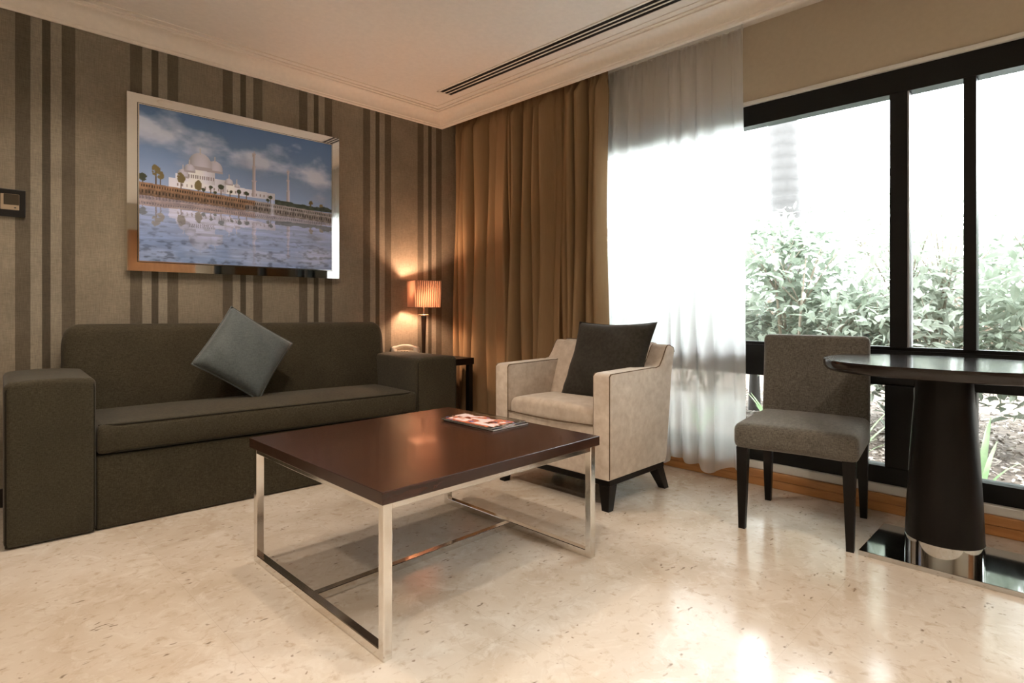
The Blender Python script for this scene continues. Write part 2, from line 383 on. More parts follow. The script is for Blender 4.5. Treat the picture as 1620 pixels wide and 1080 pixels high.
# crown mouldings
cp = [(0, 0), (.010, 0), (.014, .006), (.014, .014)] + [(.020 + .062 * (1 - math.cos(a)), .018 + .068 * math.sin(a)) for a in [i * PI / 16 for i in range(9)]] + [(.090, .090), (.090, .098), (.104, .102), (.104, .1095), (0, .1095)]
z0 = ZC - 0.11
struct(bm_obj('trim_1', prism([(YW - u, z0 + w) for u, w in cp], 'x', XL, 2.86), M['crown'])).data.set_sharp_from_angle(angle=math.radians(25))
xp = 2.862
struct(bm_obj('trim_2', prism([(xp + .015 if u == 0 else xp - u, z0 + w) for u, w in cp], 'y', YF, YW), M['crown'])).data.set_sharp_from_angle(angle=math.radians(25))
tb = MB(); tb.box(xp - .150, xp - .142, YF, YW - .15, ZC - .004, ZC); tb.box(XL, xp - .142, YW - .150, YW - .142, ZC - .004, ZC)
struct(tb.build('trim_3', M['crown']))
# window head bead, low plinth
struct(MB().bev(XW - .012, XW + .02, -2.60, 2.95, 2.055, 2.076, .002, 1).build('trim_4', M['white_bead']))
pl = MB(); pl.bev(3.118, 3.149, YF, 2.95, 0.045, 0.085, .004, 2); pl.bev(3.124, 3.149, YF, 2.95, 0.0, 0.044, .004, 2)
struct(pl.build('baseboard_right', M['pine']))
struct(MB().bev(3.130, 3.17, YF, 2.95, 0.0855, 0.125, .004, 2).build('trim_5', M['white_bead']))
struct(MB().bev(XL, 3.0, YW - .015, YW - .001, 0, 0.09, .003, 1).build('baseboard_back', M['walnut_edge']))

# window
F0, F1 = 3.155, 3.235
Y_A, Y_B = -2.60, 2.95
fr = MB()
fr.box(F0, F1, Y_A, Y_B, 1.945, 2.072); fr.box(F0, F1, Y_A, Y_B, 0.125, 0.206); fr.box(F0 + .004, F1, Y_A, Y_B, .600, .752)
fr.box(F0 + .02, F1 - .01, Y_A, Y_B, .752, .768); fr.box(F0 + .02, F1 - .01, Y_A, Y_B, .586, .60)
win = struct(fr.build('window_1', M['black_frame']))
def member(name, y0, y1, z0_, z1_, d=0.0, m='black_frame'):
    return MB().bev(F0 - d, F1, y0, y1, z0_, z1_, .003, 1).build(name, M[m], win)
ups = [(2.87, Y_B), (0.592, 0.660), (0.343, 0.387), (-0.85, -0.78), (Y_A, Y_A + .06)]
los = [(2.87, Y_B), (0.567, 0.680), (0.343, 0.400), (-0.87, -0.76), (Y_A, Y_A + .06)]
for a, b in ups: member('mullion', a, b, .766, 1.947, .006)
for a, b in los: member('mullion', a, b, .204, .588, .006)
member('mullion_glint', .584, .5915, .768, 1.945, .004, 'glint')  # pale grey strip, a reflected line of light on the mullion put into colour
for seq, za, zb in ((ups, .766, 1.947), (los, .204, .588)):
    s_ = sorted(seq)
    for (a, b) in zip(s_[:-1], s_[1:]):
        MB().box(3.198, 3.202, a[1] - .002, b[0] + .002, za, zb).build('pane', M['glass'], win)
# door in the front wall (seen only as a reflection)
dr = struct(MB().bev(2.0, 2.9, YF, YF + .04, 0, 2.1, .004, 1).build('door_1', M['door_wood']))
MB().lathe([(.0, 0), (.022, 0), (.022, .05), (.0, .05)], 16, Matrix.Translation((2.1, YF + .04, 1.0)) @ Matrix.Rotation(-PI / 2, 4, 'X')).build('door_handle', M['steel'], dr)

# ceiling air slot
av = tag(empty('air_vent', (2.588, 0.4, ZC)), 'long white linear air vent with three dark slots in the ceiling', 'air vent')
def rel(mb, o):     # shift geometry built in world coordinates into a thing's local frame
    mi = (Matrix.Translation(o.location) @ o.rotation_euler.to_matrix().to_4x4()).inverted()
    mb.v = [tuple(mi @ Vector(p)) for p in mb.v]; return mb
ya, yb = -2.3, 3.262
rel(MB().box(2.535, 2.641, ya, yb, ZC - .003, ZC - .0005), av).build('slot_shade_plate', M['slot'], av)  # flat near-black plate, the shade inside the recessed slots put into its colour
f_ = MB()
for x0_, x1_ in ((2.522, 2.537), (2.639, 2.654)): f_.bev(x0_, x1_, ya - .015, yb + .015, ZC - .006, ZC - .0005, .0015, 1)
f_.bev(2.522, 2.654, yb, yb + .015, ZC - .006, ZC - .0005, .0015, 1); f_.bev(2.522, 2.654, ya - .015, ya, ZC - .006, ZC - .0005, .0015, 1)
rel(f_, av).build('frame', M['ceiling'], av)
for xc in (2.571, 2.605):
    rel(MB().bev(xc - .0055, xc + .0055, ya, yb, ZC - .006, ZC - .0032, .001, 1), av).build('slat', M['crown'], av)

# downlight fittings (in the ceiling above and behind the view)
for (x, y, e) in DOWN:
    d_ = tag(empty('recessed_downlight', (x, y, ZC)), 'small round recessed ceiling downlight with a white ring', 'downlight', 'recessed ceiling downlights above and behind the view')
    MB().lathe([(.032, -.004), (.05, -.004), (.052, -.0005), (.032, -.0005)], 24).build('ring', M['crown'], d_)
    MB().lathe([(.031, -.0035), (.031, -.0008)], 24).build('lens', M['lens'], d_)

# ------------------------------------------------------------ curtains
def curtain_mesh(y0, y1, ztop, zbot, xc, nfold, amp, seed, hemwave=0.0, rows=40, per=14, headz=0.12, widen=0.0, drift=0.0):
    rnd = random.Random(seed)
    ph = []; k = 0.0
    n = nfold * per
    w = [rnd.uniform(.55, 1.5) for _ in range(nfold)]; sw = sum(w); cum = [0]
    for q in w: cum.append(cum[-1] + q / sw)
    am = [rnd.uniform(.55, 1.15) for _ in range(nfold)]; sk = [rnd.uniform(-.25, .25) for _ in range(nfold)]
    dr = [rnd.uniform(-1, 1) for _ in range(nfold)]
    vs = []; fs = []
    for r in range(rows + 1):
        tt = r / rows; z = ztop + (zbot - ztop) * tt ** 1.0
        for i in range(n + 1):
            u = i / n * nfold; fi = min(int(u), nfold - 1); f = u - fi
            s = cum[fi] + (cum[fi + 1] - cum[fi]) * f
            f2 = f + sk[fi] * math.sin(2 * PI * f) / 4
            flat = min(1, tt / headz) if headz else 1
            a = amp * am[fi] * (0.35 + 0.65 * flat) * (0.75 + 0.25 * tt)
            x = xc - a * math.sin(PI * f2) ** 1.5 + a * .45 * math.sin(2 * PI * f2 + fi) * flat
            # pinched heading: tight small gathers
            x += (1 - flat) * 0.012 * math.sin(2 * PI * 3 * u)
            x += 0.010 * math.sin(7 * tt + fi * 1.7) * flat * amp / .06
            y = y0 + (y1 - y0) * s + .018 * dr[fi] * math.sin(PI * f) * tt + 0.5 * a * math.sin(2 * PI * f2) * 0.35 * flat
            y += drift * tt * s
            zz = z
            if hemwave and r == rows: zz = z + hemwave * math.sin(u * 1.9 + 1) + hemwave * .5 * math.sin(u * 4.1)
            vs.append((x, y, zz))
    for r in range(rows):
        for i in range(n):
            a = r * (n + 1) + i; fs.append((a, a + 1, a + n + 2, a + n + 1))
    return vs, fs
def curtain(name, label, cat, m, x, ya_, yb_, zt, zb, *args, thick=0.0, **kw):
    o = tag(empty(name, (x, ya_, zb)), label, cat)
    vs, fs = curtain_mesh(ya_, yb_, zt, zb, x, *args, **kw)
    c = rel(MB().add(vs, fs, True), o).build('cloth', m, o)
    if thick:
        sd = c.modifiers.new('thickness', 'SOLIDIFY'); sd.thickness = thick; sd.offset = 0
    hd = rel(MB().box(x - .012, x + .012, min(ya_, yb_) + .004, max(ya_, yb_) - .004, zt - .004, zt + .02), o).build('track', M['white_bead'], o)
    return o
curtain('drape', 'floor length bronze brown gathered curtain in the room corner behind the lamp', 'curtain', M['drape'], 3.005, 3.655, 2.150, 2.455, 0.012, 17, 0.088, 5, thick=.003, headz=.05, drift=-.0)
curtain('sheer_curtain', 'white translucent voile curtain hanging between the brown drapes and the bare window', 'curtain', M['sheer'], 3.07, 2.36, 1.315, 2.455, 0.062, 11, 0.034, 11, hemwave=.022, headz=.06, drift=-.02)

# ------------------------------------------------------------ sofa
TH = -0.06
sofa = tag(empty('sofa', (0.19, 2.985, 0), TH), 'dark olive brown tweed three seat sofa with broad square arms against the striped wall', 'sofa')
LW, LD = 2.175, 0.615
def drop(p): return (p[0], p[1], p[2] * (1 - 0.022 * p[0] / LW))
def T(x, y, z): return Matrix.Translation((x, y, z))
def sofa_part(name, x0, x1, y0, y1, z0_, z1_, r, m='sofa', n=(14, 14, 10), fn=None, parent=None):
    dx, dy, dz = x1 - x0, y1 - y0, z1_ - z0_; c = ((x0 + x1) / 2, (y0 + y1) / 2, (z0_ + z1_) / 2)
    def df(p):
        q = Vector(p)
        if fn: q = Vector(fn(q, dx / 2, dy / 2, dz / 2))
        return drop((q.x + c[0], q.y + c[1], q.z + c[2]))
    return bm_obj(name, soft_box(dx, dy, dz, r, n, df), M[m], parent or sofa)
AW = 0.295
def piping_loop(parent, x0, x1, y, z0_, z1_, rad=.0045, rr=.03, m='sofa_piping'):
    pts = [(x0, y, z0_)] + [(x0, y, z1_ - rr)] + [(x0 + rr - rr * math.cos(a), y, z1_ - rr + rr * math.sin(a)) for a in (PI / 8, PI / 4, 3 * PI / 8)] + [(x0 + rr, y, z1_)] \
        + [(x1 - rr, y, z1_)] + [(x1 - rr + rr * math.sin(a), y, z1_ - rr + rr * math.cos(a)) for a in (PI / 8, PI / 4, 3 * PI / 8)] + [(x1, y, z1_ - rr), (x1, y, z0_)]
    MB().tube([drop(p) for p in pts], rad, 8).build('piping', M[m], parent)
for a0 in (0.0, LW - AW):
    ar = sofa_part('arm', a0, a0 + AW, 0, LD - .055, 0.004, .655, .022, n=(8, 14, 14), fn=lambda q, a, b, c: (q.x, q.y, q.z + (.008 * (1 - (q.x / a) ** 2) if q.z > c - .03 else 0)))
    piping_loop(ar, a0 + .008, a0 + AW - .008, .008, .01, .648)
    piping_loop(ar, a0 + .008, a0 + AW - .008, LD - .063, .01, .648)
sofa_part('base', AW + .002, LW - AW - .002, .018, LD - .02, 0.004, .318, .01, n=(20, 8, 8))
st = sofa_part('seat', AW + .003, LW - AW - .003, .008, .52, .325, .452, .020, n=(26, 14, 5),
               fn=lambda q, a, b, c: (q.x, q.y - (.008 * (1 - (q.z / c) ** 2) if q.y < -b + .03 else 0), q.z + (.022 * (1 - (q.x / a) ** 4) * (1 - (q.y / b) ** 2) if q.z > c - .03 else 0)))
for zz in (.448, .331):
    MB().tube([drop((AW + .01 + (LW - 2 * AW - .02) * i / 24, .011 + (0.02 if i in (0, 24) else 0), zz)) for i in range(25)], .0042, 8).build('piping', M['sofa_piping'], st)
def back_fn(q, a, b, c):
    tz = (q.z + c) / (2 * c)
    y = q.y + .075 * tz - (.02 * math.sin(PI * tz) * (1 - (q.x / a) ** 4) if q.y < 0 else 0)
    x = q.x
    if tz > .8: x *= 1 - .035 * ((tz - .8) / .2) ** 2
    return (x, y, q.z)
bk = sofa_part('backrest', .212, 1.955, .475, LD - .072, .30, .872, .045, n=(26, 6, 16), fn=back_fn)

# scatter cushion, generic pillow
def pillow_bm(w, h, th, n=26, pinch=0.06, wr=0.0, seed=1):
    rnd = random.Random(seed); bm = bmesh.new(); top = {}; bot = {}
    for i in range(n + 1):
        for j in range(n + 1):
            u = -1 + 2 * i / n; v = -1 + 2 * j / n
            k = (1 - pinch * (1 - u * u)) ; k2 = (1 - pinch * (1 - v * v))
            x = u * w / 2 * k2; y = v * h / 2 * k
            e = (max(0, 1 - u ** 4) * max(0, 1 - v ** 4)) ** .55
            z = th / 2 * e + wr * math.sin(9 * u + 4 * v) * e * .5 + wr * math.sin(5 * v * v + 7 * u * v) * e
            top[i, j] = bm.verts.new((x, y, z))
            bot[i, j] = top[i, j] if (i in (0, n) or j in (0, n)) else bm.verts.new((x, y, -th / 2 * e))
    for i in range(n):
        for j in range(n):
            bm.faces.new([top[i, j], top[i + 1, j], top[i + 1, j + 1], top[i, j + 1]])
            bm.faces.new([bot[i, j], bot[i, j + 1], bot[i + 1, j + 1], bot[i + 1, j]])
    return bm
def basis(o, ex, ey):
    ex = Vector(ex).normalized(); ey = Vector(ey); ez = ex.cross(ey).normalized(); ey = ez.cross(ex)
    m = Matrix((ex, ey, ez)).transposed().to_4x4(); m.translation = Vector(o); return m
def pillow(name, label, m, w, h, th, centre, ex, ey, wr, seed, pinch=.06):
    c = Vector(centre); o = tag(empty(name, c), label, 'cushion')
    mt = basis((0, 0, 0), ex, ey)
    bm_obj('cover', pillow_bm(w, h, th, 26, pinch, wr, seed), m, o, mt)
    pts = []
    for k in range(4 * 16):
        s_, f = divmod(k, 16); f = -1 + 2 * f / 16
        u, v = [(f, -1), (1, f), (-f, 1), (-1, -f)][s_]
        pts.append(mt @ Vector((u * w / 2 * (1 - pinch * (1 - v * v)), v * h / 2 * (1 - pinch * (1 - u * u)), 0)))
    MB().tube(pts, .0035, 6, True).build('seam', m, o)
    return o
# sofa cushion corners measured as a diamond: left, bottom, right, top
cl, cb, cr, ct = Vector((0.95, 3.30, .655)), Vector((1.245, 3.235, .468)), Vector((1.46, 3.31, .735)), Vector((1.165, 3.40, .955))
pillow('cushion', 'slate blue grey square cushion standing on one corner against the sofa back', M['teal'], .385, .385, .12, (cl + cb + cr + ct) / 4 + Vector((0, -.035, 0)), (cb - cl) + (cr - ct), (ct - cl) + (cr - cb), .004, 3, .04)

# ------------------------------------------------------------ coffee table
cx0, cx1, cy0, cy1 = 0.850, 1.785, 1.335, 2.225
ctb = tag(empty('coffee_table', ((cx0 + cx1) / 2, (cy0 + cy1) / 2, 0)), 'low square coffee table with dark walnut top on a chrome tube frame', 'coffee table')
zt = 0.462
rel(MB().bev(cx0 - .012, cx1 + .012, cy0 - .012, cy1 + .012, zt - .036, zt, .002, 2), ctb).build('tabletop', M['walnut'], ctb)
tz = zt - .0365; sq = .028
for nm, xx in (('leg_frame', cx0), ('leg_frame', cx1 - sq)):
    fb = MB()
    fb.bev(xx, xx + sq, cy0, cy0 + sq, 0, tz, .002, 1); fb.bev(xx, xx + sq, cy1 - sq, cy1, 0, tz, .002, 1)
    fb.bev(xx, xx + sq, cy0 + sq - .002, cy1 - sq + .002, 0.0, sq, .002, 1); fb.bev(xx, xx + sq, cy0 + sq - .002, cy1 - sq + .002, tz - .02, tz, .002, 1)
    rel(fb, ctb).build(nm, M['chrome'], ctb)
for yy in (cy0, cy1 - sq):
    rel(MB().bev(cx0 + sq, cx1 - sq, yy, yy + sq, tz - .02, tz, .002, 1), ctb).build('top_rail', M['chrome'], ctb)
ym = (cy0 + cy1) / 2
rel(MB().bev(cx0 + sq - .002, cx1 - sq + .002, ym - sq / 2, ym + sq / 2, .001, sq - .001, .002, 1), ctb).build('stretcher', M['chrome'], ctb)

# magazines
def vnoise(x, y, seed=0):
    xi = np.floor(x).astype(int); yi = np.floor(y).astype(int); xf = x - xi; yf = y - yi
    def h(a, b):
        n = (a * 374761393 + b * 668265263 + seed * 974711) & 0x7fffffff; n = ((n ^ (n >> 13)) * 1274126177) & 0x7fffffff
        return ((n ^ (n >> 16)) & 0xffff) / 65535.0
    u = xf * xf * (3 - 2 * xf); v = yf * yf * (3 - 2 * yf)
    return (h(xi, yi) * (1 - u) + h(xi + 1, yi) * u) * (1 - v) + (h(xi, yi + 1) * (1 - u) + h(xi + 1, yi + 1) * u) * v
def fbm(x, y, o=4, seed=0):
    s = 0; a = .5; t_ = 0
    for i in range(o): s = s + a * vnoise(x * 2 ** i, y * 2 ** i, seed + i); t_ += a; a *= .5
    return s / t_
def ink_sheet(name, img, w, h, m, parent, mtx):
    """flat printed sheet, img[row(from bottom), col, 3] in sRGB, one colour per vertex"""
    H_, W_, _ = img.shape
    xs, ys = np.meshgrid(np.linspace(0, w, W_), np.linspace(0, h, H_))
    co = np.stack([xs.ravel(), ys.ravel(), np.zeros(xs.size)], 1)
    co = co @ np.array(mtx.to_3x3()).T + np.array(mtx.translation)
    idx = np.arange(H_ * W_).reshape(H_, W_)
    q = np.stack([idx[:-1, :-1], idx[:-1, 1:], idx[1:, 1:], idx[1:, :-1]], -1).reshape(-1, 4)
    me = bpy.data.meshes.new(name); me.from_pydata(co.tolist(), [], q.tolist()); me.update()
    at = me.color_attributes.new('ink', 'FLOAT_COLOR', 'POINT')
    lin = np.where(img <= .04045, img / 12.92, ((np.clip(img, 0, 1) + .055) / 1.055) ** 2.4)
    at.data.foreach_set('color', np.concatenate([lin.reshape(-1, 3), np.ones((H_ * W_, 1))], 1).astype(np.float32).ravel())
    return link(name, me, m, parent)
def cover_img(W_=110, H_=80, seed=3):
    x, y = np.meshgrid(np.linspace(0, 1, W_), np.linspace(0, 1, H_))
    img = np.zeros((H_, W_, 3)) + np.array((.10, .08, .06))
    a = fbm(x * 5, y * 4, 4, seed); b = fbm(x * 8 + 9, y * 7, 3, seed + 5)
    def lay(mask, c): img[mask] = np.array(c)
    lay((a > .42) & (x > .05) & (x < .92) & (y > .25), (.55, .20, .12))
    lay((a > .50) & (x > .05) & (x < .92) & (y > .25), (.80, .42, .28))
    lay((b > .50) & (y > .3) & (y < .92), (.93, .74, .68))
    lay((b > .60) & (y > .3) & (y < .92), (.97, .90, .90))
    lay((b < .34) & (a > .5) & (y > .3), (.48, .47, .66))
    lay((b < .30) & (a < .5), (.25, .12, .06))
    lay((y < .2) & (y > .08) & (x > .1) & (x < .9) & (a > .45), (.42, .36, .28))
    return img
def magazine(label, x0, y0, w, h, z, th, rz, seed):
    o = tag(empty('magazine', (x0, y0, z), rz), label, 'magazine')
    MB().bev(.002, w - .002, .002, h - .002, .0008, th - .0008, .0004, 1).build('pages', M['page'], o)
    MB().box(0, w, 0, h, 0, .0008).build('back_cover', M['blackplastic'], o)
    fc = MB().box(0, w, 0, h, th - .0008, th).build('front_cover', M['blackplastic'], o)
    # printed face, long side along the sheet's own X
    ink_sheet('cover_print', cover_img(seed=seed), h - .004, w - .004, M['cover'], fc, basis((w - .002, .002, th + .0003), (0, 1, 0), (-1, 0, 0)))
    return o
magazine('lower magazine of the pair on the coffee table, white page edges showing', 1.56, 1.665, .205, .315, zt + .0005, .007, 0.0, 8)
magazine('glossy magazine with pink and orange cover, on top of the pair on the coffee table', 1.556, 1.672, .205, .312, zt + .0082, .0055, 0.025, 3)

# ------------------------------------------------------------ armchair
ax0, ax1, ay0, ay1 = 2.195, 2.70, 1.56, 2.325
ac = tag(empty('armchair', (2.47, 1.94, 0)), 'cream velvet armchair with square arms and dark tapered wooden legs', 'armchair')
AT = .098
def side_prof(x0, x1, zb):     # side silhouette: arm then rising wing
    return [(x0, zb), (x0, .630), (x0 + .012, .641), (x0 + .03, .645), (2.56, .650), (2.60, .648), (2.635, .655), (2.665, .690), (2.70, .745), (2.715, .757), (2.735, .757), (2.775, .742), (2.782, .72), (2.755, .60), (2.725, .35), (2.705, zb + .03), (2.69, zb)]
for y0_, y1_ in ((ay0, ay0 + AT), (ay1 - AT, ay1)):
    bm = prism(side_prof(ax0, ax1, .152), 'x' if False else 'y', y0_, y1_)
    bmesh.ops.bevel(bm, geom=[e for e in bm.edges if abs(e.verts[0].co.y - e.verts[1].co.y) < 1e-6], offset=.009, segments=3, affect='EDGES', profile=.5)
    mb = MB(); mb.bm(bm, None, True); arm = rel(mb, ac).build('arm', M['cream'], ac); arm.data.set_sharp_from_angle(angle=math.radians(50))
    for yy in (y0_ + .004, y1_ - .004):
        pr_ = side_prof(ax0, ax1, .158)
        pts = [(x + (.004 if i < 2 else 0), yy, z - (.003 if 2 < i < 13 else 0)) for i, (x, z) in enumerate(pr_[:13])]
        rel(MB().tube(pts, .0032, 6), ac).build('piping', M['cream_piping'], arm)
# backrest between the wings
bp = [(2.50, .30), (2.555, .50), (2.61, .645), (2.665, .745), (2.69, .765), (2.735, .768), (2.775, .75), (2.782, .72), (2.72, .30), (2.70, .152), (2.6, .152)]
bm = prism(bp, 'y', ay0 + AT - .004, ay1 - AT + .004)
bmesh.ops.bevel(bm, geom=[e for e in bm.edges if abs(e.verts[0].co.y - e.verts[1].co.y) > .1], offset=.012, segments=2, affect='EDGES')
mb = MB(); mb.bm(bm, None, True); bko = rel(mb, ac).build('backrest', M['cream'], ac); bko.data.set_sharp_from_angle(angle=math.radians(50))
rel(MB().tube([(2.688, ay0 + AT + (ay1 - ay0 - 2 * AT) * i / 12, .768) for i in range(13)], .003, 6), ac).build('piping', M['cream_piping'], bko)
# front panel and seat cushion
rel(MB().bev(ax0 + .008, 2.6, ay0 + AT - .002, ay1 - AT + .002, .152, .385, .006, 2), ac).build('seat_base', M['cream'], ac)
cw = ay1 - ay0 - 2 * AT - .004
def cf(q):
    z = q.z
    if q.z > 0: z += .026 * (1 - (q.y / (cw / 2)) ** 4) * (1 - ((q.x + .05) / .26) ** 2 if abs((q.x + .05) / .26) < 1 else 0)
    x = q.x
    if q.x < -.1: x -= .010 * max(0, 1 - (q.y / (cw / 2)) ** 2)
    return (x, q.y, z)
sb = soft_box(.375, cw, .088, .03, (12, 14, 3), cf)
mb = MB(); mb.bm(sb, Matrix.Translation((ax0 + .008 + .1875, (ay0 + ay1) / 2, .418)), True); seat = rel(mb, ac).build('seat', M['cream'], ac)
rel(MB().tube([(ax0 + .004 - .012 * (1 - (2 * i / 16 - 1) ** 2), ay0 + AT + .003 + cw * i / 16, .396 - .004 * math.sin(PI * i / 16)) for i in range(17)], .003, 6), ac).build('piping', M['cream_piping'], seat)
rel(MB().bev(ax0 + .012, 2.69, ay0 + .010, ay1 - .010, .122, .1515, .003, 1), ac).build('rail', M['ebony'], ac)
def leg4(cx, cy, bx, by, z1_, ht, hb):
    return MB().frustum((bx, by, hb, hb), (cx, cy, ht, ht), 0, z1_)
for (cx, cy, bx, by) in ((ax0 + .042, ay0 + .040, ax0 + .036, ay0 + .038), (ax0 + .042, ay1 - .040, ax0 + .036, ay1 - .038), (2.655, ay0 + .040, 2.735, ay0 + .038), (2.655, ay1 - .040, 2.735, ay1 - .038)):
    rel(leg4(cx, cy, bx, by, .1225, .030, .019), ac).build('leg', M['ebony'], ac)
# dark cushion in the armchair
pb, pt = Vector((2.475, 1.88, .475)), Vector((2.655, 1.785, .865))
pillow('cushion', 'large dark taupe cushion leaning in the cream armchair', M['taupe'], .495, .455, .14, (pb + pt) / 2 + Vector((-.012, 0, -.005)), (0.03, -1, 0.01), pt - pb, .007, 9, .085)

# ------------------------------------------------------------ dining chair
RZ = math.radians(-8)    # local: +x towards the back, y across
dc = tag(empty('dining_chair', (2.735, .895, 0), math.radians(8)), 'armless grey woven upholstered chair with dark tapered legs beside the pedestal table', 'chair')
SW, SD = .47, .49
sb = soft_box(SD, SW, .112, .032, (14, 14, 4), lambda q: (q.x, q.y * (1 - .02 * (q.x > .1)), q.z + (.014 * (1 - (q.x / (SD / 2)) ** 2) * (1 - (q.y / (SW / 2)) ** 2) if q.z > 0 else .006 * (1 - (q.y / .24) ** 2))))
bm_obj('seat', sb, M['chair'], dc, Matrix.Translation((-.025, 0, .400)))
def bf(q):
    tz = (q.z + .235) / .47
    return (q.x + .045 * tz + .010 * math.sin(PI * tz) * (1 if q.x < 0 else .3), q.y * (1 - .012 * tz), q.z)
bb = soft_box(.075, .455, .49, .024, (3, 14, 16), bf)
bm_obj('backrest', bb, M['chair'], dc, Matrix.Translation((.205, 0, .575)))
for sx_ in (-1, 1):
    for sy_ in (-1, 1):
        x_ = -.235 if sx_ < 0 else .200; dx_ = .0 if sx_ < 0 else .020
        leg4(x_, sy_ * .200, x_ + dx_, sy_ * .203, .352, .023, .0135).build('leg', M['ebony'], dc)

# ------------------------------------------------------------ pedestal table
tx, ty = 2.70, .39
dt = tag(empty('pedestal_table', (tx, ty, 0)), 'dark oval dining table on a tapered column and square steel floor plate', 'table')
def sup(a, b, e=2.35, n=96):
    out = []
    for i in range(n):
        t_ = 2 * PI * i / n; c, s = math.cos(t_), math.sin(t_)
        out.append((a * math.copysign(abs(c) ** (2 / e), c), b * math.copysign(abs(s) ** (2 / e), s)))
    return out
mb = MB(); n = 96; prof = [(.955, .703), (.972, .706), (.992, .716), (.998, .725), (1.0, .735), (.999, .742), (.996, .745)]
vs = []
for (k, z) in prof: vs += [(x * k, y * k, z) for x, y in sup(.335, .400)]
fs = []
for i in range(len(prof) - 1):
    for j in range(n): fs.append((i * n + j, i * n + (j + 1) % n, (i + 1) * n + (j + 1) % n, (i + 1) * n + j))
fs += [tuple(range(n))[::-1], tuple((len(prof) - 1) * n + j for j in range(n))]
mb.add(vs, fs, True); mb.build('tabletop', M['ebony_top'], dt, 30)
MB().lathe([(.123, .082), (.122, .10), (.118, .20), (.108, .40), (.094, .60), (.088, .70)], 64).build('column', M['ebony'], dt, 40)
MB().lathe([(.124, .019), (.124, .083), (.121, .084)], 64).build('collar', M['steel'], dt, 40)
MB().bev(-.185, .205, -.24, .24, 0.0, .020, .002, 2).build('base_plate', M['steel'], dt)

# ------------------------------------------------------------ side table, lamp, phone
sx0, sx1, sy0, sy1, sz = 2.405, 2.830, 3.225, 3.640, .582
sd_ = tag(empty('side_table', ((sx0 + sx1) / 2, (sy0 + sy1) / 2, 0)), 'small black wooden side table in the corner beyond the sofa arm', 'side table')
rel(MB().bev(sx0, sx1, sy0, sy1, sz - .048, sz, .003, 1), sd_).build('tabletop', M['ebony'], sd_)
for xx in (sx0 + .025, sx1 - .028):
    for yy in (sy0 + .025, sy1 - .025):
        rel(MB().bev(xx - .019, xx + .019, yy - .019, yy + .019, 0, sz - .047, .002, 1), sd_).build('leg', M['ebony'], sd_)
lx, ly = 2.572, 3.50
lp = tag(empty('table_lamp', (lx, ly, sz)), 'lit table lamp with square pleated orange shade on a slim dark stem', 'lamp')
MB().lathe([(.044, .0005), (.046, .004), (.044, .012), (.02, .018)], 32).build('base', M['lamp_metal'], lp, 40)
MB().lathe([(.0135, .012), (.0145, .10), (.017, .20), (.0205, .31)], 24).build('pole', M['lamp_stem'], lp, 40)
MB().lathe([(.038, .311), (.040, .313), (.040, .318), (.038, .320)], 32).build('drip_plate', M['lamp_metal'], lp, 40)
MB().lathe([(.005, .32), (.005, .372), (.018, .376), (.018, .405), (.010, .42)], 16).build('socket', M['lamp_metal'], lp, 40)
MB().lathe([(.004, .42), (.02, .435), (.029, .46), (.022, .487), (.006, .497)], 20).build('bulb', M['bulb'], lp)
# pleated square shade
npl = 12; sh = MB(); ring = []
for side in range(4):
    for k in range(npl * 4):
        f = k / (npl * 4); d = .0028 * math.sin(2 * PI * f * npl)
        p = Vector((-.5 + f, -.5 - d / .2, 0)); a = side * PI / 2
        ring.append((p.x * math.cos(a) - p.y * math.sin(a), p.x * math.sin(a) + p.y * math.cos(a)))
ns = len(ring); vs = []
for (w, z) in ((.190, .372), (.194, .47), (.198, .568)): vs += [(x * w, y * w, z) for x, y in ring]
fs = [(r * ns + i, r * ns + (i + 1) % ns, (r + 1) * ns + (i + 1) % ns, (r + 1) * ns + i) for r in range(2) for i in range(ns)]
sh.add(vs, fs, True); rot = math.radians(45 - 27)
sho = sh.build('lamp_shade', M['shade'], lp); sho.rotation_euler = (0, 0, -rot + math.radians(0))
for zz, w in ((.372, .193), (.568, .201)):
    h_ = w / 2
    MB().tube([(-h_, -h_, zz), (h_, -h_, zz), (h_, h_, zz), (-h_, h_, zz)], .0022, 6, True).build('trim', M['shade'], sho)

ph_ = tag(empty('telephone', (2.450, 3.570, sz), math.radians(45)), 'ivory desk telephone on the side table behind the sofa arm', 'telephone')
mb = MB(); bmp = prism([(-.085, .0005), (-.085, .022), (-.03, .038), (.06, .052), (.075, .046), (.078, .0005)], 'y', -.07, .07)
bmesh.ops.bevel(bmp, geom=bmp.edges[:], offset=.004, segments=2, affect='EDGES'); mb.bm(bmp, None, True); mb.build('body', M['phone'], ph_, 45)
hs = MB(); pts = []; rs = []
for i in range(17):
    t_ = i / 16; pts.append((.035, -.098 + .196 * t_, .058 + .030 * math.sin(PI * t_))); rs.append(.017 - .006 * math.sin(PI * t_) + (.004 if i in (1, 2, 14, 15) else 0))
hs.tube(pts, rs, 12); hso = hs.build('handset', M['phone'], ph_)
for s_ in (-1, 1): MB().lathe([(.022, -.02), (.025, -.005), (.02, .008)], 20, Matrix.Translation((.035, s_ * .082, .058))).build('earpiece', M['phone'], hso, 40)
kp = MB()
for i in range(4):
    for j in range(3): kp.bev(-.068 + i * .017, -.057 + i * .017, -.03 + j * .02, -.016 + j * .02, .026 + i * .0065, .034 + i * .0065, .0015, 1)
kp.build('keypad', M['beigeplastic'], ph_)

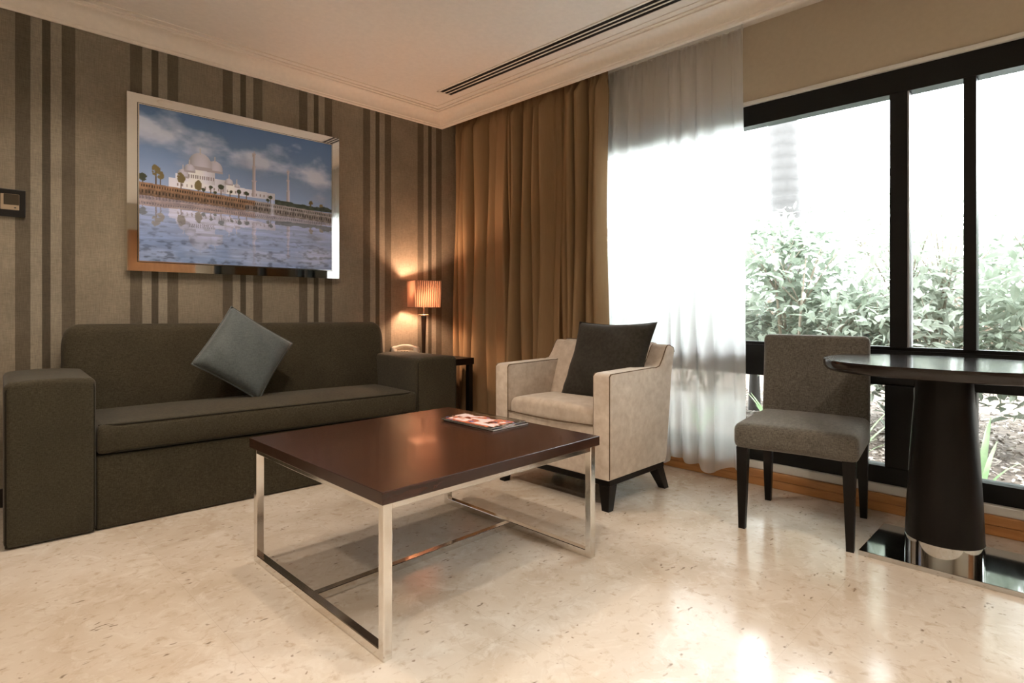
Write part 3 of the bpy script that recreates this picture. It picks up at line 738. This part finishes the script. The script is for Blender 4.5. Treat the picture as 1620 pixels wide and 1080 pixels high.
# ------------------------------------------------------------ framed picture
px0, px1, pz0, pz1, py = .722, 1.962, 1.146, 2.112, YW - .004
pic = tag(empty('framed_picture', ((px0 + px1) / 2, YW, pz0)), 'large mirror framed print of a white domed palace across blue water', 'picture')
fwid = .056; yo, yi = YW - .040, YW - .034
def quadring(o, i, yo_, yi_):   # o,i = (x0,x1,z0,z1)
    vs = [(o[0], yo_, o[2]), (o[1], yo_, o[2]), (o[1], yo_, o[3]), (o[0], yo_, o[3]), (i[0], yi_, i[2]), (i[1], yi_, i[2]), (i[1], yi_, i[3]), (i[0], yi_, i[3])]
    return vs, [(0, 1, 5, 4), (1, 2, 6, 5), (2, 3, 7, 6), (3, 0, 4, 7)]
mb = MB(); O = (px0, px1, pz0, pz1)
def ins(o, d): return (o[0] + d, o[1] - d, o[2] + d, o[3] - d)
mb.add(*quadring(O, ins(O, .004), YW - .001, YW - .040)); mb.add(*quadring(ins(O, .004), ins(O, fwid - .004), YW - .040, YW - .040))
mb.add(*quadring(ins(O, fwid - .004), ins(O, fwid), YW - .040, YW - .030))
rel(mb, pic).build('frame', M['mirror'], pic)
I = ins(O, fwid - .001)
mb = MB(); mb.add(*quadring(I, ins(I, .005), YW - .0425, YW - .0425)); mb.add(*quadring(I, I, YW - .0425, YW - .03)); mb.add(*quadring(ins(I, .005), ins(I, .005), YW - .0425, YW - .03))
rel(mb, pic).build('inner_lip', M['chrome'], pic)
def palace(W_=440, H_=330):
    asp = 1.128 / .854
    x, y = np.meshgrid(np.linspace(0, 1, W_), np.linspace(0, 1, H_))     # y from bottom
    X = x * asp
    img = np.zeros((H_, W_, 3)); A = np.array
    hor = .455                       # shoreline
    def sky(xx, yy):
        t_ = np.clip((yy - .42) / .58, 0, 1)[..., None]
        c = A((.66, .71, .80)) * (1 - t_) + A((.36, .48, .63)) * t_
        n1 = fbm(xx * 5.5, yy * 9, 5, 2); n2 = fbm(xx * 14, yy * 16, 4, 7)
        band = np.exp(-((yy - (.86 - .17 * xx)) / .085) ** 2)
        cl_ = np.clip((n1 * .75 + n2 * .35 - .66 + band * .36) * 3.4, 0, 1)[..., None]
        sh_ = np.clip((yy - (.81 - .17 * xx)) * 8 + n2, 0, 1)[..., None]
        cc = A((.70, .70, .75)) * (1 - sh_) + A((.92, .90, .90)) * sh_
        return c * (1 - cl_ * .85) + cc * cl_ * .85
    img[:] = sky(x, y)
    def blend(mask, c, a=1.0):
        mask = np.clip(mask, 0, 1)[..., None] * a; img[:] = img * (1 - mask) + A(c) * mask
    def scene(yy, a=1.0):
        def shade(l, r, c=(.94, .90, .89)):
            f = np.clip((x - l) / (r - l), 0, 1)[..., None]; return A(c) * (.80 + .26 * np.sin(PI * (f * .8 + .2)))
        def put(mask, col): 
            mm = mask[..., None] * a; img[:] = img * (1 - mm) + col * mm
        b0 = .500
        # garden walls and low wings
        put(((yy > b0) & (yy < .560 - .05 * np.clip(x - .42, 0, 1)) & (x > .13) & (x < .66)).astype(float), shade(.10, .7))
        put(((yy > .50) & (yy < .595) & (x > .16) & (x < .40)).astype(float), shade(.14, .42))
        put(((yy > .50) & (yy < .572) & (x > .40) & (x < .47)).astype(float), shade(.38, .5))
        put(((yy > .55) & (yy < .64) & (x > .205) & (x < .345)).astype(float), shade(.19, .36))
        for k in range(12):
            xc = .222 + k * .0105; put(((np.abs(x - xc) < .0022) & (yy > .575) & (yy < .60)).astype(float), A((.50, .44, .44)))
        for k in range(22):
            xc = .17 + k * .0215; put(((np.abs(x - xc) < .0032) & (yy > .512) & (yy < .53)).astype(float), A((.60, .54, .53)))
        def dome(cx, cy, r, hh=1.12):
            dx = (X - cx * asp) / r; dy = (yy - cy) / (r * hh)
            m_ = ((dx ** 2 + dy ** 2 < 1) & (dy > -.25)).astype(float)
            lit = np.clip(.93 + .10 * (dx * .7) - .20 * np.abs(dx) ** 2 , .5, 1.1)[..., None]
            put(m_, A((.92, .87, .87)) * lit)
            put(((np.abs(X - cx * asp) < r * 1.02) & (yy < cy - r * .2) & (yy > cy - r * .55)).astype(float), A((.72, .66, .66)) * np.ones_like(lit))
            put(((np.abs(X - cx * asp) < .0035) & (yy > cy + r * hh - .01) & (yy < cy + r * hh + .030)).astype(float), A((.82, .76, .72)) * np.ones_like(lit))
        dome(.195, .590, .034); dome(.345, .660, .050); dome(.275, .675, .072, 1.10); dome(.225, .630, .034); dome(.415, .578, .028); dome(.455, .565, .016)
        for (cx, top, bot, w) in ((.545, .835, .505, .0098), (.735, .745, .497, .0078)):
            for (f0, f1, ww) in ((0, .35, 1.35), (.35, .66, 1.0), (.66, .88, .72), (.88, .94, 1.0), (.94, 1.0, .3)):
                h0 = bot + (top - bot) * f0; h1 = bot + (top - bot) * f1
                fcol = np.clip((x - cx) / w * .5 + .5, 0, 1)[..., None]
                put(((np.abs(x - cx) < w * ww * .8) & (yy >= h0) & (yy < h1)).astype(float), A((.84, .77, .76)) * (.78 + .3 * fcol))
                put(((np.abs(x - cx) < w * (ww + .35) * .8) & (np.abs(yy - h1) < .005) & (f1 < .95)).astype(float), A((.80, .73, .72)) * np.ones_like(fcol))
        # trees
        rn = random.Random(4)
        nz = fbm(x * 60, yy * 60, 3, 5)
        trees = [(.02, .54, .026, 0), (.075, .592, .026, 1), (.095, .565, .02, 1), (.185, .565, .025, 1), (.265, .533, .022, 1), (.29, .51, .012, 0), (.375, .545, .02, 0), (.325, .532, .012, 0), (.42, .52, .016, 0), (.465, .527, .016, 0), (.505, .522, .016, 0), (.345, .50, .012, 0), (.635, .517, .014, 0), (.62, .495, .012, 0), (.87, .512, .017, 1), (.935, .50, .015, 1)]
        for (cx, cy, r, kind) in trees:
            put(((np.abs(x - cx) < .0026) & (yy > .455) & (yy < cy)).astype(float), A((.40, .32, .26)) * np.ones_like(x)[..., None])
            dd = ((X - cx * asp) / r) ** 2 + ((yy - cy) / (r * (1.35 if kind else .85))) ** 2
            put(((dd < .25 + 1.5 * nz) & (nz > .30)).astype(float), (A((.50, .43, .27)) if kind else A((.27, .29, .22))) * np.ones_like(x)[..., None])
        hedge = (yy > .462) & (yy < .488 + .022 * fbm(x * 28, x * 0 + 3, 3, 9) - .02 * (x - .7)) & (x > .66)
        put(hedge.astype(float), A((.25, .28, .22)) * (.7 + .6 * nz[..., None]))
    shore_y = .452 - .045 * x ** 1.2
    up = y > shore_y - .04
    save = img.copy(); scene(y)
    above = img.copy()
    # embankment bands
    img[:] = above
    bandn = fbm(x * 90, y * 60, 3, 12)[..., None]
    l1 = .508 - .055 * x; l2 = .468 - .050 * x; l3 = .425 - .050 * x ** 1.1
    m1 = ((y < l1) & (y >= l2) & (x < 1.0))
    dots = (np.sin(x * 560) > .1)[..., None]
    c1 = np.where(x[..., None] < .55, A((.62, .47, .35)), A((.66, .60, .56))) * (.8 + .4 * bandn)
    c1 = c1 * np.where(dots & (np.abs(y - (l1 + l2) / 2) < .008)[..., None], .42, 1.0)
    img[m1] = c1[m1]
    m2 = (y < l2) & (y >= l3); c2 = np.where(x[..., None] < .5, A((.50, .39, .30)), A((.52, .47, .43))) * (.65 + .7 * bandn)
    c2 = c2 * np.where((np.sin(x * 430) > .2)[..., None] & (np.abs(y - (l2 * .6 + l3 * .4)) < .010)[..., None], .5, 1.0)
    img[m2] = c2[m2]
    # water: mirrored scene plus ripples
    land = img.copy()
    rip = fbm(x * 9, y * 90, 4, 21) - .5; rip2 = fbm(x * 30, y * 60, 3, 31)
    yr = 2 * .433 - .06 * x - y * 1.0 + rip * .02; xr = np.clip(x + rip * .012, 0, 1)
    ri = np.clip((yr * (H_ - 1)).astype(int), 0, H_ - 1); ci = np.clip((xr * (W_ - 1)).astype(int), 0, W_ - 1)
    refl = land[ri, ci]
    dep = np.clip((l3 - y) / .42, 0, 1)[..., None]
    wcol = A((.76, .74, .82)) * (1 - dep) + A((.40, .47, .58)) * dep
    side = np.clip((x - .35) * 1.4, 0, 1)[..., None]; wcol = wcol * (1 - side * .5) + A((.74, .69, .78)) * side * .5
    wat = refl * .55 * (1 - dep * .5) + wcol * (1 - .55 * (1 - dep * .5))
    wat = wat * (1 + (rip[..., None]) * .30)
    dark = np.clip((rip2 - .56) * 5, 0, 1)[..., None] * dep
    wat = wat * (1 - dark * .35)
    mw = y < l3; img[mw] = wat[mw]
    # fountain
    fx = np.exp(-((x - .645) / (.006 + .05 * np.clip(.52 - y, 0, 1))) ** 2) * ((y > .385) & (y < .50)); 
    img[:] = img * (1 - .7 * fx[..., None]) + A((.88, .86, .88)) * .7 * fx[..., None]
    return np.clip(img * A((.98, 1.03, 1.12)), 0, 1)
J = ins(I, .002)
ink_sheet('print', palace(), J[1] - J[0], J[3] - J[2], M['print'], pic, Matrix.Translation((J[0] - pic.location.x, -.031, J[2] - pic.location.z)) @ Matrix.Rotation(PI / 2, 4, 'X'))

# thermostat on the wall at the left edge
th = tag(empty('thermostat', (.250, YW, 1.387)), 'black square wall control panel with beige inset at the left edge', 'thermostat')
rel(MB().bev(.185, .314, YW - .014, YW - .0005, 1.388, 1.520, .004, 2), th).build('frame', M['blackplastic'], th)
rel(MB().bev(.2215, .290, YW - .018, YW - .010, 1.420, 1.496, .002, 1), th).build('inset', M['beigeplastic'], th)
rel(MB().bev(.233, .289, YW - .0195, YW - .017, 1.444, 1.495, .001, 1), th).build('display', M['display'], th)
rel(MB().bev(.271, .279, YW - .0205, YW - .017, 1.429, 1.433, .0008, 1), th).build('indicator', M['blackplastic'], th)

# ------------------------------------------------------------ garden
GZ = -0.06
struct(MB().box(XW + .15, 16, -8, 14, GZ - .3, GZ - .02).build('garden_ground', M['soil']))
rnd = random.Random(17)
ch = MB()
for i in range(9000):
    x = 3.3 + rnd.random() ** 1.5 * 4.0; y = rnd.uniform(-1.6, 4.2)
    l, w, h = rnd.uniform(.02, .055), rnd.uniform(.010, .022), rnd.uniform(.003, .007)
    mt = Matrix.Translation((x, y, GZ + rnd.uniform(-.018, .012))) @ Euler((rnd.gauss(0, .35), rnd.gauss(0, .35), rnd.uniform(0, PI * 2))).to_matrix().to_4x4()
    ch.box(-l / 2, l / 2, -w / 2, w / 2, -h / 2, h / 2, mt)
tag(ch.build('bark_mulch', M['chip']), 'scattered bark chip mulch covering the garden bed outside', 'mulch', kind='stuff')

def leaf_shape(L_, W_, bend=.25):
    vs = [(0, 0, 0), (L_ * .3, W_ * .45, .04 * L_), (L_ * .65, W_ * .38, .02 * L_ - bend * L_ * .3), (L_, 0, -bend * L_), (L_ * .65, -W_ * .38, .02 * L_ - bend * L_ * .3), (L_ * .3, -W_ * .45, .04 * L_), (L_ * .3, 0, -.02 * L_), (L_ * .65, 0, -.03 * L_ - bend * L_ * .3)]
    return vs, [(0, 6, 1), (1, 6, 7, 2), (2, 7, 3), (0, 5, 6), (5, 4, 7, 6), (4, 3, 7)]
def shrub(x, y, rx, ry, h, nl, m, label, seed, ls=(.07, .13)):
    r = random.Random(seed); o = tag(empty('shrub', (x, y, GZ)), label, 'shrub')
    blobs = [(r.uniform(-.6, .6) * rx, r.uniform(-.6, .6) * ry, h * r.uniform(.30, .86), r.uniform(.28, .5)) for _ in range(11)]
    st_ = MB()
    for (bx, by, bz, br) in blobs[:8]:
        pts = [(bx * .08, by * .08, 0), (bx * .4, by * .4, bz * .4), (bx * .8, by * .75, bz * .8), (bx, by, bz * 1.1)]
        st_.tube(pts, [.020, .014, .009, .004], 6)
        for _ in range(5):
            q = Vector((r.gauss(0, 1), r.gauss(0, 1), abs(r.gauss(0, 1)))).normalized() * br * .9
            st_.tube([pts[2], Vector(pts[2]) * .4 + (Vector((bx, by, bz)) + q) * .6 + Vector((0, 0, .02)), Vector((bx, by, bz)) + q], [.006, .004, .002], 5)
    st_.build('stem', M['stem'], o)
    lf = MB()
    for i in range(nl):
        bx, by, bz, br = blobs[r.randrange(len(blobs))]
        d = Vector((r.gauss(0, 1), r.gauss(0, 1), r.gauss(0, 1))).normalized() * br * r.uniform(.35, 1.0) ** .5
        p = Vector((bx, by, bz)) + Vector((d.x * 1.1, d.y * 1.1, d.z * 1.0))
        if p.z < .10: p.z = r.uniform(.1, .6)
        L_ = r.uniform(*ls); vs, fs = leaf_shape(L_, L_ * r.uniform(.34, .5), r.uniform(0, .4))
        yaw = math.atan2(d.y, d.x) + r.gauss(0, .8); pitch = r.gauss(-.1, .55)
        mt = Matrix.Translation(p) @ Euler((r.gauss(0, .4), pitch, yaw)).to_matrix().to_4x4()
        lf.add(vs, fs, False, mt)
    lf.build('foliage', m, o); return o
SH = [(5.1, .05, .55, .6, 1.75, 'leaf', 'broad leaved green shrub outside at the right edge of the window'),
      (5.3, .95, .6, .6, 1.85, 'leaf2', 'pale leafy shrub outside seen through the narrow window pane'),
      (5.0, 1.75, .6, .65, 1.75, 'leaf', 'leafy green shrub outside directly behind the grey dining chair'),
      (5.4, 2.6, .6, .65, 1.7, 'leaf2', 'pale shrub outside in front of the palm trunk'),
      (4.9, 3.35, .55, .6, 1.6, 'leaf', 'green shrub outside behind the voile curtain'),
      (6.4, 1.25, .7, .8, 2.35, 'leaf2', 'taller pale shrub standing behind the front row of shrubs'),
      (6.5, -.2, .7, .8, 2.3, 'leaf', 'tall back row shrub outside at the far right'),
      (6.6, 3.6, .7, .9, 2.1, 'leaf', 'tall back row shrub outside left of the palm trunk'),
      (5.2, -.95, .55, .6, 1.8, 'leaf2', 'shrub outside beyond the right edge of the view')]
for i, (x, y, rx, ry, h, m, lab) in enumerate(SH):
    shrub(x, y, rx, ry, h * 1.1, 3000, M[m], lab, 40 + i)
# palm
pm = tag(empty('palm_tree', (7.9, 2.72, GZ)), 'grey palm tree with ringed trunk rising behind the shrubs', 'palm tree')
prof = []
for i in range(120):
    z = i * .05; prof.append((.185 - .012 * z / 3 + .010 * (i % 3 == 0) - .004 * (i % 3 == 1), z))
tr = MB().lathe(prof, 24)
tr.v = [(x - .05 * z + .012 * z * z * .4, y + .03 * z, z) for x, y, z in tr.v]
tr.build('trunk', M['trunk'], pm)
def frond(mb, base, yaw, L_, rise, droop, nleaf=26, ll=.34):
    pts = []
    for i in range(13):
        t_ = i / 12; r_ = L_ * t_; pts.append(Vector(base) + Vector((math.cos(yaw) * r_, math.sin(yaw) * r_, rise * t_ - droop * t_ * t_)))
    mb.tube(pts, [.012 * (1 - .8 * i / 12) for i in range(13)], 5)
    side = Vector((-math.sin(yaw), math.cos(yaw), 0))
    for i in range(nleaf):
        t_ = .12 + .86 * i / nleaf; k = t_ * 12; a = pts[int(k)].lerp(pts[min(12, int(k) + 1)], k - int(k)); d = (pts[min(12, int(k) + 1)] - pts[int(k)]).normalized()
        for s_ in (-1, 1):
            l_ = ll * (1 - .6 * abs(t_ - .45)); tip = a + (side * s_ * .75 + d * .55 + Vector((0, 0, -.25))) * l_
            w = Vector((0, 0, .012)) + d * .010; mid = a.lerp(tip, .5) + Vector((0, 0, .02))
            mb.add([a, mid + w, tip, mid - w], [(0, 1, 2, 3)])
fm = MB()
for k in range(16): frond(fm, (.0, .18, 5.9), k * 2 * PI / 16 + .1, 1.9, .9, 1.9 + .3 * (k % 3), 24, .4)
fm.build('fronds', M['frond'], pm)
dp = tag(empty('palm_shrub', (5.75, 2.35, GZ)), 'dark feathery young palm outside beside the voile curtain', 'palm'); fm = MB()
for k in range(14): frond(fm, (0, 0, .5), k * 2 * PI / 14, 1.0, 1.25 + .3 * (k % 2), .9, 22, .26)
fm.build('fronds', M['frond'], dp); MB().lathe([(.06, 0), (.05, .25), (.04, .5)], 12).build('trunk', M['trunk'], dp)
# strap leaved plants
def strap_plant(x, y, n_, L_, label, seed, w=.026):
    r = random.Random(seed); o = tag(empty('strap_leaf_plant', (x, y, GZ)), label, 'plant'); mb = MB()
    for k in range(n_):
        a = r.uniform(0, 2 * PI); l_ = L_ * r.uniform(.6, 1.1); lean = r.uniform(.25, .9); dr_ = Vector((math.cos(a), math.sin(a), 0)); sd = Vector((-math.sin(a), math.cos(a), 0))
        vs = []; fs = []
        for i in range(9):
            t_ = i / 8; c = dr_ * (lean * l_ * t_ ** 1.5 * .8 + .01) + Vector((0, 0, l_ * (t_ - .38 * lean * t_ * t_))); ww = w * (math.sin(PI * min(1, .25 + .75 * t_)) ** .6) * .5 + .001
            vs += [c - sd * ww, c + Vector((0, 0, -.004)) - dr_ * .003, c + sd * ww]
        for i in range(8): fs += [(i * 3, i * 3 + 1, i * 3 + 4, i * 3 + 3), (i * 3 + 1, i * 3 + 2, i * 3 + 5, i * 3 + 4)]
        mb.add(vs, fs, True)
    mb.build('leaves', M['strap'], o)
strap_plant(3.95, 1.03, 16, .52, 'bright green strap leaved plant outside just right of the grey chair', 1)
strap_plant(3.80, .40, 9, .46, 'long leaved green plant outside right of the table column', 2)
strap_plant(4.2, 1.55, 14, .45, 'green strap leaved plant outside behind the grey chair', 3)
strap_plant(4.25, 2.15, 12, .42, 'green strap leaved plant outside at the foot of the voile curtain', 4)
fe = tag(empty('garden_fence', (9.3, 1.5, GZ)), 'low brown board fence behind the garden shrubs', 'fence')
mb = MB()
for k in range(70): mb.box(-.012, .012, -5.2 + k * .15, -5.2 + k * .15 + .14, 0, 1.15 + .01 * (k % 3))
mb.build('boards', M['fence'], fe)
for zz in (.25, .9): MB().box(-.05, -.013, -5.2, 5.3, zz, zz + .07).build('rail', M['fence'], fe)
